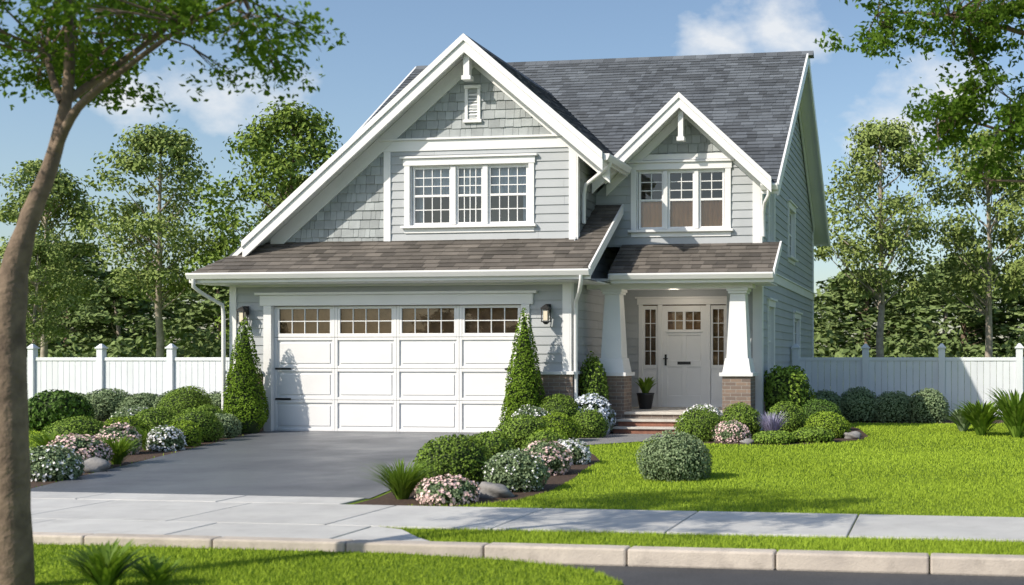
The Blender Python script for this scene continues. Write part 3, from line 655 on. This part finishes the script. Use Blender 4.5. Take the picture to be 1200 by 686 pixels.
# ================================================================== FENCE
def fence(x0,x1,y,posts):
    e=empty('vinyl_fence'); m=MB()
    for p in posts:
        m.box(p-.075,p+.075,y-.075,y+.075,0,1.62); m.box(p-.10,p+.10,y-.10,y+.10,1.621,1.66); m.frustum(p,y,1.661,1.74,.085,.02)
    ps=sorted(posts+[x0,x1])
    for a,b in zip(ps[:-1],ps[1:]):
        if b-a<.1: continue
        m.box(a+.075,b-.075,y-.03,y+.03,1.34,1.42); m.box(a+.075,b-.075,y-.03,y+.03,.08,.18)
        k=max(1,round((b-a-.15)/.15)); w=(b-a-.15)/k
        for i in range(k): m.box(a+.075+i*w+.003,a+.075+(i+1)*w-.003,y-.012,y+.012,.181,1.339)
    m.obj('fence_panels',FENCE,e,.006)
fence(-3.38,11.0,26.0,[-3.3,-1.68,.06,1.8,3.54,5.28,7.02,8.76,10.5]); fence(-27,-13.5,24.0,[-26.6,-24.85,-23.1,-21.3,-19.5,-17.7,-15.9,-13.7])
# ================================================================== TREES
def tree_mesh(name,H,cr,cz0,leafm,barkm,leaf,ncl,nl,tr_r,seed,lean=.0):
    global rng
    rng=np.random.default_rng(seed); m=NM()
    zs=np.linspace(0,H*.93,9); wx=np.cumsum(rng.normal(size=9)*.05*H/9)+lean*zs; wy=np.cumsum(rng.normal(size=9)*.05*H/9); wx[0]=wy[0]=0
    tp=list(zip(wx,wy,zs)); rd=[tr_r*(1-.85*z/H)+(.35*tr_r if i==0 else 0) for i,z in enumerate(zs)]
    v,f=tube(tp,rd,8); m.add(v,f,1)
    for c in range(ncl):
        fz=rng.random()**.95; z=cz0+(H-cz0)*fz
        prof=cr*(math.sin(math.pi*min(1,fz*.84+.14))**.7)*(.75+.4*rng.random())
        a=rng.random()*6.283; r=prof*math.sqrt(rng.random()*.8+.12)
        tx,ty=np.interp(z,zs,wx),np.interp(z,zs,wy); C=np.array([tx+r*math.cos(a),ty+r*math.sin(a),z])
        cs=cr*(.16+.17*rng.random())
        Q=nrm(rng.normal(size=(nl,3)))*(rng.random((nl,1))**.38)*cs*np.array([1.15,1.15,.75]); 
        Nn=nrm(Q+np.array([0,0,cs*.35])); v,f=leaves(C+Q,Nn,leaf,leaf*.62,.4); m.add(v,f,0)
        if c%3==0:
            zb=max(cz0*.8,z-r*.7-.3); bx,by=np.interp(zb,zs,wx),np.interp(zb,zs,wy)
            mid=((bx+C[0])/2+rng.normal()*.08,(by+C[1])/2+rng.normal()*.08,(zb+z)/2-.05*r)
            v,f=tube([(bx,by,zb),mid,tuple(C)],[tr_r*.26,tr_r*.15,tr_r*.05],5); m.add(v,f,1)
    return m.mesh(name,[leafm,barkm],(1,))
def tree(name,x,y,me,rot=0,sc=1): return link(name,me,None,(x,y,0),rot,sc)
tA=tree_mesh('birch_tree',8.9,2.1,3.6,F_TREE2,BARKP,.14,100,115,.15,1)
tB=tree_mesh('maple_tree',10.0,2.8,1.8,F_TREE,BARK,.17,140,120,.2,2)
tC=tree_mesh('birch_tree',8.2,2.0,3.4,F_TREE2,BARKP,.14,95,115,.14,3)
tree('birch_tree',-25.2,33.5,tA,.3,.98); tree('maple_tree',-20.8,34.0,tB,1.2,.94); tree('birch_tree',-30.0,34.5,tC,2.,.96); tree('birch_tree',-27.5,31.0,tC,4.,.60)
tree('maple_tree',-19.0,41.0,tB,3.,.93); tree('birch_tree',-22.6,37.5,tC,5.,.95)
tree('birch_tree',-1.65,33.0,tA,2.2,.92); tree('birch_tree',1.6,34.5,tC,.8,.98); tree('birch_tree',4.2,31.0,tA,4.,1.0)
forest=empty('forest')
vs=[tree_mesh('forest_tree',11,3.2,1.0,F_FAR,BARK,.38,95,50,.2,11),tree_mesh('forest_tree',9.5,3.0,1.2,F_FAR,BARKP,.38,90,50,.18,12),tree_mesh('forest_tree',10.5,2.6,1.5,F_FAR,BARK,.38,85,50,.18,13)]
random.seed(5)
for row,(yy,sp) in enumerate(((47,4.2),(55,4.8))):
    x=-62.0
    while x<24:
        link('distant_tree',random.choice(vs),forest,(x+random.uniform(-1,1),yy+random.uniform(-1.5,1.5),0),random.uniform(0,6.28),(random.uniform(.9,1.15),random.uniform(.9,1.15),random.uniform(.44,.64)+.06*row)); x+=sp
for xx in (-30,-22,-13,-5,4,13,21): link('distant_tree',random.choice(vs),forest,(xx+random.uniform(-1,1),-27+random.uniform(-3,3),0),random.uniform(0,6.28),(1.2,1.2,.72))  # unseen trees across the street, added to darken window reflections
rng=np.random.default_rng(99)
un=NM()
for k in range(330):
    C=np.array([rng.uniform(-48,14),rng.uniform(38,44),rng.uniform(.2,2.2)*rng.uniform(.4,1.2)]); Q=nrm(rng.normal(size=(70,3)))*(rng.random((70,1))**.4)*.9
    v,f=leaves(C+Q,nrm(Q+np.array([0,0,.4])),.30,.18,.4); un.add(v,f,0)
link('understory',un.mesh('understory',[F_FAR]),forest)
def branchy_tree(name,limbs,clumps,leafm,leaf,nl,seed,bark):
    global rng
    rng=np.random.default_rng(seed); e=empty(name); m=NM()
    for pts,rad in limbs:
        P=[Vector(p) for p in pts]; Q=[];Rr=[]
        for i in range(len(P)-1):
            p0=P[max(i-1,0)];p1=P[i];p2=P[i+1];p3=P[min(i+2,len(P)-1)]
            for k in range(5):
                t=k/5; q=.5*((2*p1)+(p2-p0)*t+(2*p0-5*p1+4*p2-p3)*t*t+(3*p1-p0-3*p2+p3)*t**3); Q.append(q); Rr.append((rad[i]*(1-t)+rad[i+1]*t)*(1+.04*rng.normal()))
        Q.append(P[-1]);Rr.append(rad[-1]); v,f=tube(Q,Rr,12); m.add(v,f,0)
    ends=[np.array(p[-1]) for p,_ in limbs]+[np.array(p[-2]) for p,_ in limbs[1:]]
    lm=NM()
    for (c,s) in clumps:
        c=np.array(c); n=int(nl*(s/.4)**2)
        d=min(ends,key=lambda q:np.linalg.norm(q-c)); mid=(c+d)/2+rng.normal(size=3)*.06
        v,f=tube([tuple(d),tuple(mid),tuple(c)],[.009,.006,.003],5); m.add(v,f,0)
        for k in range(3):
            tgt=c+nrm(rng.normal(size=(1,3)))[0]*s*.7; v,f=tube([tuple(mid),tuple((c+tgt)/2),tuple(tgt)],[.004,.003,.0015],4); m.add(v,f,0)
        sub=c+rng.normal(size=(12,3))*s*.5*np.array([1,1,.55]); idx=rng.integers(0,12,n)
        Q=sub[idx]+rng.normal(size=(n,3))*s*.22*np.array([1,1,.6])
        v,f=leaves(Q,np.tile(np.array([[0,0,.5]]),(n,1))+nrm(Q-c)*.3,leaf,leaf*.55,.7); lm.add(v,f,0)
    link('trunk',m.mesh('trunk',[bark],(0,)),e); link('crown',lm.mesh('crown',[leafm]),e); return e
r2=np.random.default_rng(21)
cl=[]
for k in range(100):
    a=r2.random()*6.283; q=math.sqrt(r2.random()); cx=-5.5+1.7*q*math.cos(a); cy=6.5+1.2*q*math.sin(a); zz=3.25+(r2.random()**1.4)*1.3*(1-.5*q*q)+.08*q
    cl.append(((cx,cy,zz),.17+.15*r2.random()))
branchy_tree('shade_tree',[
 ([(-5.70,6.27,-.1),(-5.72,6.27,.9),(-5.73,6.28,1.75),(-5.64,6.3,2.2),(-5.48,6.35,2.7),(-5.42,6.4,3.3),(-5.5,6.4,4.3)],[.12,.098,.088,.06,.043,.03,.015]),
 ([(-5.49,6.35,2.66),(-5.28,6.30,2.95),(-4.9,6.3,3.22),(-4.5,6.25,3.42),(-4.1,6.2,3.55)],[.032,.024,.017,.012,.006]),
 ([(-5.74,6.28,1.72),(-5.93,6.2,2.05),(-6.2,6.1,2.6),(-6.6,6,3.4)],[.07,.055,.035,.015]),
 ([(-5.44,6.36,3.0),(-5.75,6.6,3.4),(-5.9,6.9,4.0)],[.025,.017,.01]),
 ([(-5.45,6.38,3.0),(-5.05,6.7,3.5),(-4.6,6.9,4.0)],[.025,.017,.01])],cl,F_FG,.05,480,31,BARK)
cl=[]
for k in range(40): 
    q=r2.random(); cl.append(((-.8+2.3*q,11.2+r2.uniform(-.7,.7),r2.uniform(4.5-.2*q,5.2)),.18+.13*r2.random()))
for k in range(36): 
    q=r2.random(); cl.append(((-.2+1.8*q,11.3+r2.uniform(-.6,.6),3.6+r2.uniform(-1,1)*(.25+.4*q)),.16+.13*r2.random()))
for k in range(20): cl.append(((r2.uniform(1.5,3.9),11.3+r2.uniform(-1.2,1.2),r2.uniform(3.6,6.0)),.3+.14*r2.random()))
branchy_tree('shade_tree',[
 ([(2.2,11.3,-.1),(2.15,11.3,1.0),(2.2,11.3,2.2),(2.3,11.3,3.4),(2.4,11.3,4.8)],[.2,.15,.135,.10,.04]),
 ([(2.17,11.3,2.2),(1.7,11.25,2.7),(1.25,11.3,3.2),(.7,11.3,3.6),(.1,11.3,3.8)],[.08,.045,.03,.018,.008]),
 ([(1.5,11.25,2.95),(1.1,11.25,3.1),(.5,11.25,3.15)],[.03,.018,.008]),
 ([(2.3,11.3,3.4),(1.7,11.2,4.1),(1.0,11.2,4.5),(.1,11.15,4.75),(-.6,11.1,4.8)],[.08,.045,.028,.018,.008]),
 ([(2.3,11.3,3.3),(2.9,11.4,4.2),(3.4,11.5,5.0)],[.07,.04,.015])],cl,F_FG,.065,450,32,BARK)
# ================================================================== SKY / SUN / CAMERA
el=math.radians(37); dirx,diry=.66,.75; nn=math.hypot(dirx,diry); dirx/=nn;diry/=nn
sd=bpy.data.lights.new('sun','SUN'); sd.energy=5.0; sd.angle=math.radians(.6); sd.color=(1,.91,.78)
so=bpy.data.objects.new('sun',sd); COL.objects.link(so); so.location=(-20,-10,30)
so.rotation_euler=Vector((dirx*math.cos(el),diry*math.cos(el),-math.sin(el))).to_track_quat('-Z','Y').to_euler()
w=bpy.data.worlds.new('World'); scene.world=w; w.use_nodes=True; nt=w.node_tree; bg=nt.nodes['Background']
sk=nt.nodes.new('ShaderNodeTexSky'); sk.sky_type='NISHITA'; sk.sun_disc=False; sk.sun_elevation=el; sk.sun_rotation=math.atan2(-dirx,-diry)%(2*math.pi)
sk.air_density=1.1; sk.dust_density=1.2; sk.ozone_density=2.0
tc=nt.nodes.new('ShaderNodeTexCoord').outputs['Generated']
masks=None
for (dv,rad) in (((-.135,.955,.280),.05),((-.185,.945,.272),.04),((-.035,.975,.20),.06),((.0,.975,.225),.055),((-.55,.805,.205),.055),((-.60,.77,.195),.04)):
    d=nt.nodes.new('ShaderNodeVectorMath'); d.operation='SUBTRACT'; L(nt,tc,d.inputs[0]); d.inputs[1].default_value=dv
    s=nt.nodes.new('ShaderNodeVectorMath'); s.operation='MULTIPLY'; L(nt,d.outputs[0],s.inputs[0]); s.inputs[1].default_value=(1,1,1.9)
    l=nt.nodes.new('ShaderNodeVectorMath'); l.operation='LENGTH'; L(nt,s.outputs[0],l.inputs[0])
    q=maprange(nt,l.outputs['Value'],rad*1.7,0,0,1)
    if masks is None: masks=q
    else:
        mx=nt.nodes.new('ShaderNodeMath'); mx.operation='MAXIMUM'; L(nt,masks,mx.inputs[0]); L(nt,q,mx.inputs[1]); masks=mx.outputs[0]
mp=nt.nodes.new('ShaderNodeMapping'); L(nt,tc,mp.inputs[0]); mp.inputs['Scale'].default_value=(1,1,1.6)
nz=noise(nt,17,6,.58,mp.outputs[0])
ad=nt.nodes.new('ShaderNodeMath'); ad.operation='MULTIPLY_ADD'; L(nt,masks,ad.inputs[0]); ad.inputs[1].default_value=.6; L(nt,nz,ad.inputs[2])
cf=maprange(nt,ad.outputs[0],.70,1.05,0,.85)
col=mixc(nt,cf,sk.outputs[0],(6.0,6.1,6.2))
L(nt,col,bg.inputs[0]); bg.inputs[1].default_value=.15
cd=bpy.data.cameras.new('camera'); cam=bpy.data.objects.new('camera',cd); COL.objects.link(cam); scene.camera=cam
cam.location=(0,0,1.4); cam.rotation_euler=(math.radians(90),0,math.radians(8))
cd.sensor_width=36; cd.lens=39.6; cd.shift_x=-.2625; cd.shift_y=.0642; cd.clip_end=2000; cd.clip_start=.1
cd.dof.use_dof=True; cd.dof.focus_distance=20.5; cd.dof.aperture_fstop=2.2
